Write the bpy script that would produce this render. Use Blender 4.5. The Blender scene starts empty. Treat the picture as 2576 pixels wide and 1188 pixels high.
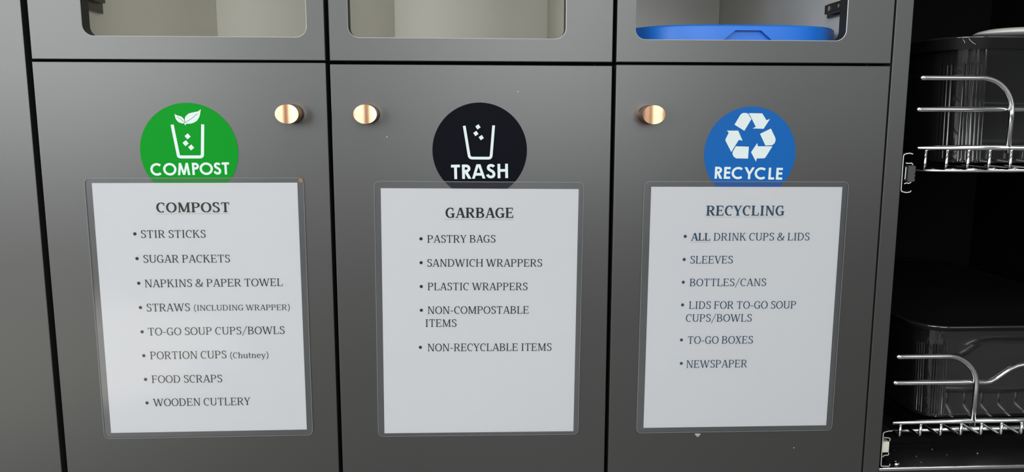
import bpy, bmesh, math, random
from mathutils import Vector, Matrix
random.seed(4)
SC = bpy.context.scene
COL = SC.collection

# ------------------------------------------------------------------ camera
cd = bpy.data.cameras.new('camera')
cam = bpy.data.objects.new('camera', cd)
COL.objects.link(cam)
cd.sensor_width = 36.0
cd.sensor_fit = 'HORIZONTAL'
cd.lens = 1983.49 / 2576 * 36.0
cd.clip_start = 0.02
R_ = Vector((0.998682, -0.051295, 0.001679)).normalized()
U_ = Vector((0.005979, 0.148765, 0.988855)).normalized()
F_ = Vector((0.050973, 0.987541, -0.148876)).normalized()
m = Matrix((( R_.x, U_.x, -F_.x, 0.0), (R_.y, U_.y, -F_.y, -0.85985), (R_.z, U_.z, -F_.z, 0.8), (0, 0, 0, 1)))
cam.matrix_world = m
SC.camera = cam

# ------------------------------------------------------------------ light and exposure
SC.view_settings.view_transform = 'Standard'
SC.view_settings.look = 'None'
SC.view_settings.gamma = 1.0
SC.view_settings.use_curve_mapping = False
SC.view_settings.exposure = 0.0
w = bpy.data.worlds.new('room_air')
SC.world = w
w.use_nodes = True
w.node_tree.nodes['Background'].inputs[0].default_value = (0.93, 0.97, 1.0, 1)
w.node_tree.nodes['Background'].inputs[1].default_value = 0.20

def light(name, kind, loc, target, energy, color=(1, 1, 1), **kw):
    ld = bpy.data.lights.new(name, kind)
    ld.energy = energy
    ld.color = color
    for k, v in kw.items():
        setattr(ld, k, v)
    o = bpy.data.objects.new(name, ld)
    COL.objects.link(o)
    o.location = loc
    o.rotation_euler = (Vector(target) - Vector(loc)).to_track_quat('-Z', 'Y').to_euler()
    return o
# daylight through the windows in the wall behind the viewer, strongest at the left
WINDOWS = [(-4.20, 1.7, 1.62, 2.0, 68), (-2.15, 1.7, 1.62, 2.0, 75), (0.40, 1.5, 1.64, 1.96, 54), (2.35, 1.2, 1.64, 1.96, 14)]
for wx, ww_, wz, wh, e in WINDOWS:
    light('window_daylight', 'AREA', (wx, -3.56, wz), (wx, 0, wz), e, (0.96, 0.985, 1.0), shape='RECTANGLE', size=ww_, size_y=wh)
# and through one window in the wall far to the left
light('window_daylight', 'AREA', (-5.06, -1.45, 1.55), (0, -1.45, 1.55), 95, (0.96, 0.985, 1.0), shape='RECTANGLE', size=2.4, size_y=2.3)
# ceiling panel lamp over the aisle in front of the cabinets
light('ceiling_lamp', 'AREA', (-0.3, -1.6, 2.75), (-0.3, -1.2, 0), 14, (1.0, 0.97, 0.92), shape='RECTANGLE', size=1.2, size_y=0.3)
# added spotlight, unseen, standing in for a sunlit floor patch left of the aisle
light('floor_glare_spot', 'SPOT', (-1.70, -1.8, 2.7), (-1.70, -1.8, 0), 2700, (1.0, 0.96, 0.9), spot_size=math.radians(37), spot_blend=0.15, shadow_soft_size=0.04)

# ------------------------------------------------------------------ materials
def mat(name, col, rough=0.5, metal=0.0, spec=0.5, bump=0.0, bscale=300.0, var=0.0, vscale=4.0, coat=0.0):
    mm = bpy.data.materials.new(name)
    mm.use_nodes = True
    nt = mm.node_tree
    b = nt.nodes['Principled BSDF']
    b.inputs['Base Color'].default_value = (*col, 1)
    b.inputs['Roughness'].default_value = rough
    b.inputs['Metallic'].default_value = metal
    b.inputs['Specular IOR Level'].default_value = spec
    b.inputs['Coat Weight'].default_value = coat
    tc = nt.nodes.new('ShaderNodeTexCoord')
    n = nt.nodes.new('ShaderNodeTexNoise')
    n.inputs['Scale'].default_value = vscale
    n.inputs['Detail'].default_value = 5
    nt.links.new(tc.outputs['Object'], n.inputs['Vector'])
    mx = nt.nodes.new('ShaderNodeMix')
    mx.data_type = 'RGBA'
    mx.inputs['A'].default_value = (*[c * (1 - var) for c in col], 1)
    mx.inputs['B'].default_value = (*[min(1, c * (1 + var)) for c in col], 1)
    nt.links.new(n.outputs['Fac'], mx.inputs['Factor'])
    nt.links.new(mx.outputs['Result'], b.inputs['Base Color'])
    if bump:
        n2 = nt.nodes.new('ShaderNodeTexNoise')
        n2.inputs['Scale'].default_value = bscale
        n2.inputs['Detail'].default_value = 3
        nt.links.new(tc.outputs['Object'], n2.inputs['Vector'])
        bp = nt.nodes.new('ShaderNodeBump')
        bp.inputs['Strength'].default_value = bump
        bp.inputs['Distance'].default_value = 0.0004
        nt.links.new(n2.outputs['Fac'], bp.inputs['Height'])
        nt.links.new(bp.outputs['Normal'], b.inputs['Normal'])
    return mm

M = {}
M['laminate'] = mat('grey_laminate', (0.029, 0.029, 0.0268), 0.35, spec=1.0, bump=0.07, bscale=1400, var=0.06, vscale=7)
M['edge'] = mat('pale_cut_edge', (0.42, 0.43, 0.42), 0.45)
M['cut'] = mat('dark_cut_edge', (0.012, 0.012, 0.012), 0.6)
M['black'] = mat('black_carcass_board', (0.0035, 0.0035, 0.0035), 0.7, spec=0.05)
M['liner'] = mat('off_white_liner', (0.75, 0.735, 0.665), 0.5, var=0.04)
M['hinge'] = mat('burnished_nickel', (0.10, 0.095, 0.085), 0.3, metal=1.0)
M['chrome'] = mat('bright_chrome', (0.82, 0.82, 0.82), 0.14, metal=1.0)
M['zinc'] = mat('zinc_steel', (0.75, 0.76, 0.74), 0.35, metal=0.6)
M['slide_shade'] = mat('shade_black_steel', (0.006, 0.006, 0.006), 0.5, spec=0.3)  # shade inside the slides, put into the colour of the steel
M['lid_black'] = mat('satin_black_plastic', (0.006, 0.006, 0.006), 0.5, spec=0.12)
M['bead'] = mat('polished_black_bead', (0.02, 0.02, 0.02), 0.12, spec=1.0, coat=1.0)
M['wheel'] = mat('charcoal_plastic', (0.05, 0.05, 0.052), 0.4)
M['roller'] = mat('cream_plastic', (0.60, 0.57, 0.48), 0.5, var=0.2, vscale=150)
M['bin'] = mat('glossy_black_plastic', (0.011, 0.011, 0.011), 0.14, spec=0.6, bump=0.1, bscale=60, coat=0.8)
M['blue'] = mat('blue_plastic', (0.01, 0.165, 0.68), 0.42, bump=0.2, bscale=400)
M['white_plastic'] = mat('white_plastic', (0.80, 0.80, 0.76), 0.35)
M['green_vinyl'] = mat('green_vinyl', (0.0004, 0.262, 0.014), 0.5, spec=0.08)
M['black_vinyl'] = mat('black_vinyl', (0.003, 0.0035, 0.007), 0.5, spec=0.05)
M['blue_vinyl'] = mat('blue_vinyl', (0.003, 0.105, 0.38), 0.4, spec=0.15)
M['print_white'] = mat('white_print', (0.66, 0.74, 0.73), 0.5, spec=0.1)
M['paper'] = mat('white_paper', (0.71, 0.712, 0.725), 0.7, spec=0.1)
M['ink_olive'] = mat('dark_olive_ink', (0.030, 0.036, 0.022), 0.7, spec=0.1)
M['ink_black'] = mat('black_ink', (0.006, 0.006, 0.006), 0.7, spec=0.1)
M['ink_blue'] = mat('navy_ink', (0.014, 0.062, 0.115), 0.7, spec=0.1)
M['crumb'] = mat('dry_crumb', (0.34, 0.32, 0.29), 0.8)
M['amber'] = mat('amber_tape', (0.25, 0.13, 0.06), 0.4)
M['counter'] = mat('dark_countertop', (0.03, 0.03, 0.03), 0.4)
M['tile'] = mat('grey_floor_tile', (0.19, 0.185, 0.175), 0.45, var=0.15, vscale=3)

# brushed copper: fine vertical grain with anisotropic gloss
mc = mat('brushed_copper', (0.56, 0.32, 0.19), 0.22, metal=1.0)
M['copper'] = mc
b = mc.node_tree.nodes['Principled BSDF']

# clear laminating pouch: see-through film with a faint milky haze and a gloss
mp = bpy.data.materials.new('clear_pouch_film')
mp.use_nodes = True
nt = mp.node_tree
nt.nodes.clear()
out = nt.nodes.new('ShaderNodeOutputMaterial')
tr = nt.nodes.new('ShaderNodeBsdfTransparent')
tr.inputs[0].default_value = (0.985, 0.985, 0.985, 1)
df = nt.nodes.new('ShaderNodeBsdfDiffuse')
df.inputs[0].default_value = (0.62, 0.66, 0.70, 1)
gl = nt.nodes.new('ShaderNodeBsdfGlossy')
gl.inputs['Roughness'].default_value = 0.10
tcn = nt.nodes.new('ShaderNodeTexCoord')
nz = nt.nodes.new('ShaderNodeTexNoise')
nz.inputs['Scale'].default_value = 9
nz.inputs['Detail'].default_value = 2
nt.links.new(tcn.outputs['Object'], nz.inputs['Vector'])
bpn = nt.nodes.new('ShaderNodeBump')
bpn.inputs['Strength'].default_value = 0.25
bpn.inputs['Distance'].default_value = 0.004
nt.links.new(nz.outputs['Fac'], bpn.inputs['Height'])
nt.links.new(bpn.outputs['Normal'], gl.inputs['Normal'])
fr = nt.nodes.new('ShaderNodeFresnel')
fr.inputs[0].default_value = 1.5
m1 = nt.nodes.new('ShaderNodeMixShader')
m1.inputs[0].default_value = 0.035
nt.links.new(tr.outputs[0], m1.inputs[1])
nt.links.new(df.outputs[0], m1.inputs[2])
m2 = nt.nodes.new('ShaderNodeMixShader')
nt.links.new(fr.outputs[0], m2.inputs[0])
nt.links.new(m1.outputs[0], m2.inputs[1])
nt.links.new(gl.outputs[0], m2.inputs[2])
nt.links.new(m2.outputs[0], out.inputs[0])
M['film'] = mp
M['film_rim'] = mat('clear_film_rim', (0.17, 0.175, 0.18), 0.25)

# ------------------------------------------------------------------ helpers
def link(o, parent=None, loc=None):
    COL.objects.link(o)
    if parent is not None:
        o.parent = parent
    if loc is not None:
        o.location = loc
    return o

def obj(name, verts, faces, material, parent=None, loc=None, smooth=False, mats=None, fm=None, fix=True):
    me = bpy.data.meshes.new(name)
    me.from_pydata([tuple(v) for v in verts], [], faces)
    for mt in (mats or [material]):
        me.materials.append(mt)
    if fm:
        for p, i in zip(me.polygons, fm):
            p.material_index = i
    if smooth:
        for p in me.polygons:
            p.use_smooth = True
    if fix:
        bm = bmesh.new(); bm.from_mesh(me)
        bmesh.ops.recalc_face_normals(bm, faces=bm.faces)
        bm.to_mesh(me); bm.free()
    me.update()
    return link(bpy.data.objects.new(name, me), parent, loc)

def thing(name, label, cat, loc=(0, 0, 0), group=None):
    o = bpy.data.objects.new(name, None)
    o.empty_display_size = 0.05
    COL.objects.link(o)
    o.location = loc
    tag(o, label, cat, group)
    return o

def tag(o, label, cat, group=None):
    o['label'] = label
    o['category'] = cat
    if group:
        o['group'] = group
    return o

def box_data(x0, x1, y0, y1, z0, z1):
    v = [(x, y, z) for x in (x0, x1) for y in (y0, y1) for z in (z0, z1)]
    f = [(0, 1, 3, 2), (4, 6, 7, 5), (0, 4, 5, 1), (2, 3, 7, 6), (0, 2, 6, 4), (1, 5, 7, 3)]
    return v, f

def box(name, x0, x1, y0, y1, z0, z1, material, parent=None, bevel=0.0, seg=2, mats=None, fm=None):
    v, f = box_data(x0, x1, y0, y1, z0, z1)
    o = obj(name, v, f, material, parent, mats=mats, fm=fm)
    if bevel:
        md = o.modifiers.new('bevel', 'BEVEL')
        md.width = bevel
        md.segments = seg
        md.limit_method = 'ANGLE'
    return o

def sub_parent_fix(o, parent):
    """child meshes are written in world coordinates: cancel the parent's location"""
    o.parent = parent
    o.matrix_parent_inverse = Matrix.Identity(4)
    o.location = -Vector(parent.location)

def tube_data(pts, r, n=12, caps=True):
    pts = [Vector(p) for p in pts]
    vs, fs = [], []
    t0 = (pts[1] - pts[0]).normalized()
    up = Vector((0, 0, 1)) if abs(t0.z) < 0.9 else Vector((1, 0, 0))
    a = t0.cross(up).normalized()
    for i, p in enumerate(pts):
        if i == 0: t = t0
        elif i == len(pts) - 1: t = (pts[i] - pts[i - 1]).normalized()
        else: t = ((pts[i + 1] - pts[i]).normalized() + (pts[i] - pts[i - 1]).normalized()).normalized()
        a = (a - t * a.dot(t)).normalized()
        bb = t.cross(a)
        for k in range(n):
            an = 2 * math.pi * k / n
            vs.append(p + (a * math.cos(an) + bb * math.sin(an)) * r)
    for i in range(len(pts) - 1):
        for k in range(n):
            k2 = (k + 1) % n
            fs.append((i * n + k, i * n + k2, (i + 1) * n + k2, (i + 1) * n + k))
    if caps:
        fs.append(tuple(range(n - 1, -1, -1)))
        fs.append(tuple(range((len(pts) - 1) * n, len(pts) * n)))
    return vs, fs

def tube(name, pts, r, material, parent=None, n=12):
    v, f = tube_data(pts, r, n)
    return obj(name, v, f, material, parent, smooth=True)

def arc3(c, u, v, r, a0, a1, n=8):
    c, u, v = Vector(c), Vector(u), Vector(v)
    return [c + (u * math.cos(math.radians(a0 + (a1 - a0) * i / n)) + v * math.sin(math.radians(a0 + (a1 - a0) * i / n))) * r for i in range(n + 1)]

def rrect(x0, x1, z0, z1, r, n=6):
    """rounded rectangle outline, counter-clockwise"""
    out = []
    for cx, cz, a in ((x1 - r, z1 - r, 0), (x0 + r, z1 - r, 90), (x0 + r, z0 + r, 180), (x1 - r, z0 + r, 270)):
        for i in range(n + 1):
            t = math.radians(a + 90 * i / n)
            out.append((cx + r * math.cos(t), cz + r * math.sin(t)))
    return out

def prism(name, outline, y0, y1, material, parent=None, loc=None, mats=None, side=0):
    """outline in the xz plane extruded from y0 (front) to y1"""
    n = len(outline)
    v = [(x, y0, z) for x, z in outline] + [(x, y1, z) for x, z in outline]
    f = [tuple(range(n)), tuple(range(2 * n - 1, n - 1, -1))] + [(i, i + n, (i + 1) % n + n, (i + 1) % n) for i in range(n)]
    o = obj(name, v, f, material, parent, loc, mats=mats, fm=[0, 0] + [side] * n if mats else None)
    return o

# ------------------------------------------------------------------ lettering, drawn as strokes
def stroke(pts, V, T, w=None, closed=False):
    """broad-nib stroke: thick where it runs upright, thin where it runs level"""
    P = [Vector(p) for p in pts]
    n = len(P)
    L, Rr = [], []
    for i in range(n):
        if closed:
            d0 = (P[i] - P[i - 1]); d1 = (P[(i + 1) % n] - P[i])
        else:
            d0 = P[i] - P[i - 1] if i else P[1] - P[0]
            d1 = P[i + 1] - P[i] if i < n - 1 else d0
        d0 = d0.normalized(); d1 = d1.normalized()
        t = (d0 + d1)
        t = t.normalized() if t.length > 1e-6 else d1
        ww = w if w else math.sqrt((V * t.y) ** 2 + (T * t.x) ** 2)
        k = min(1.6, 1 / max(0.4, t.dot(d1)))
        nn = Vector((-t.y, t.x)) * ww / 2 * k
        L.append(P[i] + nn); Rr.append(P[i] - nn)
    rng = range(n) if closed else range(n - 1)
    return [[L[i], Rr[i], Rr[(i + 1) % n], L[(i + 1) % n]] for i in rng]

def el(cx, cy, rx, ry, a0, a1, n=18):
    return [(cx + rx * math.cos(math.radians(a0 + (a1 - a0) * i / n)), cy + ry * math.sin(math.radians(a0 + (a1 - a0) * i / n))) for i in range(n + 1)]

def rect(x0, x1, y0, y1):
    return [[Vector((x0, y0)), Vector((x1, y0)), Vector((x1, y1)), Vector((x0, y1))]]

def diag(x0, y0, x1, y1, w):
    return [[Vector((x0 - w / 2, y0)), Vector((x0 + w / 2, y0)), Vector((x1 + w / 2, y1)), Vector((x1 - w / 2, y1))]]

def bez(p0, p1, p2, p3, n=9):
    o = []
    for i in range(n + 1):
        t = i / n; s = 1 - t
        o.append(tuple(s**3 * a + 3 * s * s * t * b_ + 3 * s * t * t * c + t**3 * d for a, b_, c, d in zip(p0, p1, p2, p3)))
    return o

def glyph_serif(ch, V, T):
    S = T * 0.85
    q = 0.085
    h = V / 2
    t = T / 2
    def foot(x, y=0, l=q, r=q, w=None):          # slab serif under a stem, with a small bracket
        ww = (V if w is None else w) / 2
        o = rect(x - ww - l, x + ww + r, y, y + S)
        if l: o += [[Vector((x - ww - l * .5, y + S)), Vector((x - ww, y + S)), Vector((x - ww, y + S + l * .5))]]
        if r: o += [[Vector((x + ww, y + S)), Vector((x + ww + r * .5, y + S)), Vector((x + ww, y + S + r * .5))]]
        return o
    def head(x, l=q, r=q, w=None, y=1):
        ww = (V if w is None else w) / 2
        o = rect(x - ww - l, x + ww + r, y - S, y)
        if l: o += [[Vector((x - ww - l * .5, y - S)), Vector((x - ww, y - S - l * .5)), Vector((x - ww, y - S))]]
        if r: o += [[Vector((x + ww, y - S)), Vector((x + ww, y - S - r * .5)), Vector((x + ww + r * .5, y - S))]]
        return o
    def stem(x, y0=0, y1=1, w=None):
        ww = (V if w is None else w) / 2
        return rect(x - ww, x + ww, y0, y1)
    def bar(x0, x1, y):
        return rect(x0, x1, y - t, y + t)
    def tip(x, y0, y1, w=None):
        return rect(x - (w or T * .9), x, y0, y1)
    if ch == 'A':
        return .93, diag(.13, 0, .44, 1, T * 1.15) + diag(.80, 0, .49, 1, V * 1.08) + bar(.25, .68, .33) + foot(.13, w=T) + foot(.80, l=.1, r=.06)
    if ch == 'B':
        x = .2
        return .9, stem(x) + foot(x, r=0) + head(x, r=0) + stroke([(x, 1 - t), (.42, 1 - t)] + el(.44, .755, .24, .245 - t, 90, -90, 12) + [(x, .53)], V, T) + stroke([(x, .53), (.45, .53)] + el(.47, .27, .28, .27 - t, 90, -90, 12) + [(x, t)], V, T)
    if ch == 'C':
        return .85, stroke(el(.47, .5, .36, .51 - t, 52, 305, 26), V, T) + tip(.765, .66, .97)
    if ch == 'D':
        x = .2
        return .99, stem(x) + foot(x, r=0) + head(x, r=0) + stroke([(x, 1 - t), (.42, 1 - t)] + el(.44, .5, .40, .5 - t, 90, -90, 20) + [(x, t)], V, T)
    if ch in 'EF':
        x = .2
        o = stem(x) + head(x, r=0) + bar(x, .72, 1 - t) + tip(.74, .76, 1) + bar(x, .58, .52) + tip(.62, .41, .63, T * .8)
        if ch == 'E':
            return .86, o + foot(x, r=0) + bar(x, .74, t) + tip(.78, 0, .26)
        return .81, o + foot(x)
    if ch == 'G':
        return .93, stroke(el(.48, .5, .37, .51 - t, 52, 300, 26), V, T) + tip(.775, .66, .97) + stem(.74, .04, .43) + head(.74, l=.13, r=.07, y=.45)
    if ch == 'H':
        return 1.03, stem(.2) + stem(.83) + bar(.2, .83, .52) + foot(.2) + head(.2) + foot(.83) + head(.83)
    if ch == 'I':
        return .49, stem(.245) + foot(.245) + head(.245)
    if ch == 'K':
        return .95, stem(.2) + foot(.2) + head(.2) + diag(.28, .46, .70, 1, T * 1.5) + diag(.80, 0, .42, .62, V * 1.1) + head(.70, w=T) + foot(.80, l=.07)
    if ch == 'L':
        return .81, stem(.2) + foot(.2, r=0) + head(.2) + bar(.2, .72, t) + tip(.76, 0, .3)
    if ch == 'M':
        return 1.22, stem(.2, w=T * 1.25) + foot(.2, w=T) + head(.2, w=T, r=0) + diag(.23, 1, .59, .05, V * 1.05) + diag(.97, 1, .62, .05, T * 1.3) + stem(1.0) + foot(1.0) + head(1.0, l=0)
    if ch == 'N':
        return 1.02, stem(.2, w=T * 1.25) + foot(.2, w=T) + head(.2, w=T, r=0) + diag(.22, 1, .80, 0, V * 1.05) + stem(.83, w=T * 1.25) + head(.83, w=T)
    if ch == 'O':
        return .98, stroke(el(.49, .5, .385, .51 - t, 0, 360, 32)[:-1], V, T, closed=True)
    if ch in 'PR':
        x = .2
        o = stem(x) + foot(x) + head(x, r=0) + stroke([(x, 1 - t), (.43, 1 - t)] + el(.45, .73, .26, .27 - t, 90, -90, 14) + [(x, .46 + t)], V, T)
        if ch == 'R':
            return .93, o + diag(.78, 0, .45, .5, V * 1.1) + rect(.70, .90, 0, S)
        return .85, o
    if ch == 'S':
        p = bez((.60, .86), (.55, .95), (.47, .975), (.37, .975 )) + bez((.37, .975), (.22, .975), (.16, .88), (.16, .78))[1:] + bez((.16, .78), (.16, .54), (.62, .56), (.62, .27))[1:] + bez((.62, .27), (.62, .13), (.52, .03), (.36, .03))[1:] + bez((.36, .03), (.25, .03), (.17, .07), (.13, .14))[1:]
        return .74, stroke(p, V, T * 1.1) + tip(.645, .71, .96, T * .8) + tip(.13 + T * .3, .04, .29, T * .8)
    if ch == 'T':
        return .89, stem(.445) + foot(.445) + bar(.07, .82, 1 - t) + tip(.07 + T * .9, .76, 1) + tip(.82, .76, 1)
    if ch == 'U':
        return .97, stroke([(.2, 1), (.2, .33)] + el(.49, .30, .29, .30 - t, 180, 360, 14) + [(.78, .33)], V, T) + stem(.78, .3, 1, w=T * 1.25) + head(.2) + head(.78, w=T)
    if ch == 'V':
        return .91, diag(.14, 1, .45, 0, V * 1.08) + diag(.77, 1, .48, 0, T * 1.2) + head(.14) + head(.77, w=T)
    if ch == 'W':
        return 1.38, diag(.14, 1, .42, 0, V * 1.05) + diag(.69, 1, .44, 0, T * 1.2) + diag(.69, 1, .95, 0, V * 1.05) + diag(1.23, 1, .97, 0, T * 1.2) + head(.14) + head(1.23, w=T)
    if ch == 'X':
        return .87, diag(.16, 1, .70, 0, V * 1.15) + diag(.68, 1, .15, 0, T * 1.3) + head(.16, l=.06) + head(.69, w=T) + foot(.70, r=.06) + foot(.15, w=T)
    if ch == 'Y':
        return .87, diag(.13, 1, .42, .42, V * 1.1) + diag(.73, 1, .45, .42, T * 1.25) + stem(.435, 0, .45) + foot(.435) + head(.13, l=.06) + head(.73, w=T)
    if ch == '&':
        p = bez((.92, .52), (.80, .1), (.55, .02), (.38, .02)) + bez((.38, .02), (.18, .02), (.1, .14), (.1, .27))[1:] + bez((.1, .27), (.1, .50), (.60, .55), (.60, .80))[1:] + bez((.60, .80), (.60, .92), (.53, .975), (.43, .975))[1:] + bez((.43, .975), (.33, .975), (.26, .9), (.26, .78))[1:] + bez((.26, .78), (.26, .6), (.6, .25), (.95, .03))[1:]
        return 1.05, stroke(p, V * .95, T * 1.1) + rect(.80, 1.0, .50, .50 + S)
    if ch == '/':
        return .70, diag(.06, -.2, .62, 1.08, T * 1.15)
    if ch == '-':
        return .5, rect(.08, .42, .34, .34 + T * 1.2)
    if ch == '(':
        return .5, stroke(bez((.40, 1.12), (.05, .80), (.05, .08), (.40, -.24)), V * .8, T)
    if ch == ')':
        return .5, stroke(bez((.10, 1.12), (.45, .80), (.45, .08), (.10, -.24)), V * .8, T)
    X = .70
    if ch == 'h' or ch == 'n':
        top = 1.06 if ch == 'h' else X
        return .84, stem(.19, 0, top) + foot(.19) + head(.19, r=0, y=top) + stroke([(.22, .50)] + el(.43, .47, .21, X - .47 - t, 150, 0, 10) + [(.64, .35), (.64, 0)], V, T) + foot(.64)
    if ch == 'u':
        return .84, stroke([(.19, X), (.19, .24)] + el(.40, .22, .21, .22 - t, 180, 330, 10), V, T) + stem(.64, 0, X) + head(.19, r=0, y=X) + head(.64, r=0, y=X) + foot(.64, l=0)
    if ch == 't':
        return .52, stroke([(.22, .92), (.22, .2)] + el(.36, .18, .14, .18 - t, 180, 300, 8), V, T) + bar(.04, .46, X - t)
    if ch == 'e':
        return .75, stroke(el(.385, .35, .265, .36 - t, 10, 320, 22), V, T) + bar(.13, .64, .38)
    if ch == 'y':
        return .79, diag(.13, X, .40, 0, V * 1.05) + diag(.67, X, .34, -.16, T * 1.25) + stroke(bez((.37, -.08), (.32, -.24), (.22, -.28), (.10, -.24), 6), V * .6, T * 1.2) + head(.13, l=.06, y=X) + head(.67, w=T, y=X)
    return .33, []

def glyph_sans(ch, V, T):
    V = T = 0.19
    h = V / 2
    def stem(x, y0=0, y1=1): return rect(x - h, x + h, y0, y1)
    def bar(x0, x1, y): return rect(x0, x1, y - h, y + h)
    if ch == 'C': return 1.04, stroke(el(.55, .5, .44, .42, 48, 312, 26), V, T)
    if ch == 'O': return 1.12, stroke(el(.56, .5, .45, .42, 0, 360, 36)[:-1], V, T, closed=True)
    if ch == 'M': return 1.16, diag(.17, 0, .30, 1, V) + diag(.99, 0, .86, 1, V) + diag(.30, 1, .58, .02, V * .95) + diag(.86, 1, .58, .02, V * .95)
    if ch in 'PR':
        o = stem(.2) + stroke([(.2, 1 - h), (.36, 1 - h)] + el(.38, .72, .20, .28 - h, 90, -90, 12) + [(.2, .44 + h)], V, T)
        return (.70, o) if ch == 'P' else (.74, o + diag(.62, 0, .36, .5, V * 1.15))
    if ch == 'S':
        p = bez((.56, .80), (.50, .90), (.42, .905), (.36, .905)) + bez((.36, .905), (.24, .905), (.18, .84), (.18, .74))[1:] + bez((.18, .74), (.18, .54), (.56, .56), (.56, .29))[1:] + bez((.56, .29), (.56, .16), (.47, .095), (.36, .095))[1:] + bez((.36, .095), (.22, .095), (.14, .18), (.12, .28))[1:]
        return .70, stroke(p, V, T)
    if ch == 'T': return .66, stem(.33) + bar(.03, .63, 1 - h)
    if ch == 'A': return .96, diag(.12, 0, .44, 1, V) + diag(.84, 0, .52, 1, V) + bar(.28, .68, .30)
    if ch == 'H': return .92, stem(.2) + stem(.72) + bar(.2, .72, .54)
    if ch == 'E': return .70, stem(.2) + bar(.2, .62, 1 - h) + bar(.2, .60, .52) + bar(.2, .62, h)
    if ch == 'L': return .62, stem(.2) + bar(.2, .58, h)
    if ch == 'Y': return .82, diag(.10, 1, .41, .42, V * 1.1) + diag(.72, 1, .41, .42, V * 1.1) + stem(.41, 0, .48)
    return .4, []

def text_polys(s, x0, z0, x1, z1, cap, kind):
    """polygons of one line of lettering whose ink runs from (x0,z0) to (x1,z1) on its baseline"""
    fn = glyph_sans if kind == 'sans' else glyph_serif
    V, T = {'n': (.14, .07), 'b': (.2, .085), 'H': (.205, .085), 'sans': (.19, .19)}[kind]
    pen = 0
    polys = []
    for ch in s:
        adv, g = fn(ch, V, T)
        polys += [[(p[0] + pen, p[1]) for p in poly] for poly in g]
        pen += adv + (.04 if kind == 'H' else 0)
    lo = min(p[0] for q in polys for p in q)
    hi = max(p[0] for q in polys for p in q)
    L = math.hypot(x1 - x0, z1 - z0)
    ux, uz = (x1 - x0) / L, (z1 - z0) / L
    k = L / (hi - lo)
    res = []
    for q in polys:
        res.append([(x0 + (p[0] - lo) * k * ux - p[1] * cap * uz, z0 + (p[0] - lo) * k * uz + p[1] * cap * ux) for p in q])
    return res

def flat(name, polys, y, material, parent, step=0.0):
    """flat print: polygons in the xz plane (metres), facing -y"""
    v, f = [], []
    for i, q in enumerate(polys):
        a = sum(q[j - 1][0] * q[j][1] - q[j][0] * q[j - 1][1] for j in range(len(q)))
        q = q if a > 0 else q[::-1]
        f.append(tuple(range(len(v), len(v) + len(q))))
        v += [(x, y - (i % 7) * step, z) for x, z in q]
    return obj(name, v, f, material, parent, fix=False)

def mmp(polys):
    return [[(x / 1000, z / 1000) for x, z in q] for q in polys]

# ------------------------------------------------------------------ printed words and marks (millimetres from the centre of each sheet or sticker)
PRINT = [
 [
  ('H', 'COMPOST', -42.5, 107.9, 34.7, 107.9, 10.7),
  ('n', 'STIR STICKS', -60.4, 80.3, 8.0, 80.2, 8.4),
  ('n', 'SUGAR PACKETS', -59.6, 53.1, 32.4, 52.9, 8.5),
  ('n', 'NAPKINS & PAPER TOWEL', -59.8, 25.9, 87.9, 26.1, 8.6),
  ('n', 'STRAWS', -59.7, -1.1, -13.4, -1.0, 8.7),
  ('n', '(INCLUDING WRAPPER)', -9.1, -0.7, 94.5, -1.1, 6.4),
  ('n', 'TO-GO SOUP CUPS/BOWLS', -59.9, -28.1, 87.9, -28.1, 8.7),
  ('n', 'PORTION CUPS', -59.5, -55.2, 23.2, -55.2, 8.8),
  ('n', '(Chutney)', 27.2, -55.2, 68.9, -55.2, 6.6),
  ('n', 'FOOD SCRAPS', -59.6, -82.4, 17.1, -82.7, 8.7),
  ('n', 'WOODEN CUTLERY', -60.0, -109.4, 46.8, -109.6, 8.8),
 ],
 [
  ('H', 'GARBAGE', -38.0, 107.4, 36.2, 107.6, 11.2),
  ('n', 'PASTRY BAGS', -58.0, 79.8, 16.9, 80.1, 8.4),
  ('n', 'SANDWICH WRAPPERS', -58.2, 53.0, 68.9, 53.0, 8.5),
  ('n', 'PLASTIC WRAPPERS', -58.0, 26.4, 53.0, 26.3, 8.5),
  ('n', 'NON-COMPOSTABLE', -58.0, -0.5, 54.5, -0.6, 8.6),
  ('n', 'ITEMS', -60.5, -15.4, -26.1, -15.5, 8.7),
  ('n', 'NON-RECYCLABLE ITEMS', -58.3, -43.6, 81.0, -43.8, 8.8),
 ],
 [
  ('H', 'RECYCLING', -45.2, 107.5, 43.4, 107.5, 11.2),
  ('b', 'ALL', -61.2, 79.3, -39.4, 79.3, 8.7),
  ('n', 'DRINK CUPS & LIDS', -35.5, 79.3, 74.0, 79.3, 8.7),
  ('n', 'SLEEVES', -60.9, 53.3, -12.4, 53.3, 8.7),
  ('n', 'BOTTLES/CANS', -60.7, 27.3, 27.1, 27.1, 8.7),
  ('n', 'LIDS FOR TO-GO SOUP', -60.4, 1.1, 63.1, 0.6, 8.8),
  ('n', 'CUPS/BOWLS', -63.4, -13.9, 12.6, -14.3, 8.8),
  ('n', 'TO-GO BOXES', -60.2, -39.8, 15.4, -40.1, 8.9),
  ('n', 'NEWSPAPER', -60.5, -68.2, 10.1, -68.3, 9.0),
 ],
]
BULLETS = [
  [(-66.8, 84.8), (-66.3, 57.8), (-66.3, 30.6), (-66.3, 3.5), (-66.3, -23.8), (-66.3, -50.9), (-66.2, -78.1), (-66.4, -105.3)] ,
  [(-64.9, 84.2), (-65.0, 57.5), (-65.0, 30.7), (-65.1, 3.7), (-66.5, -38.9)] ,
  [(-67.8, 84.2), (-68.0, 58.0), (-68.0, 32.0), (-67.8, 5.8), (-67.5, -35.1), (-66.6, -62.8)] ,
]
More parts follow.
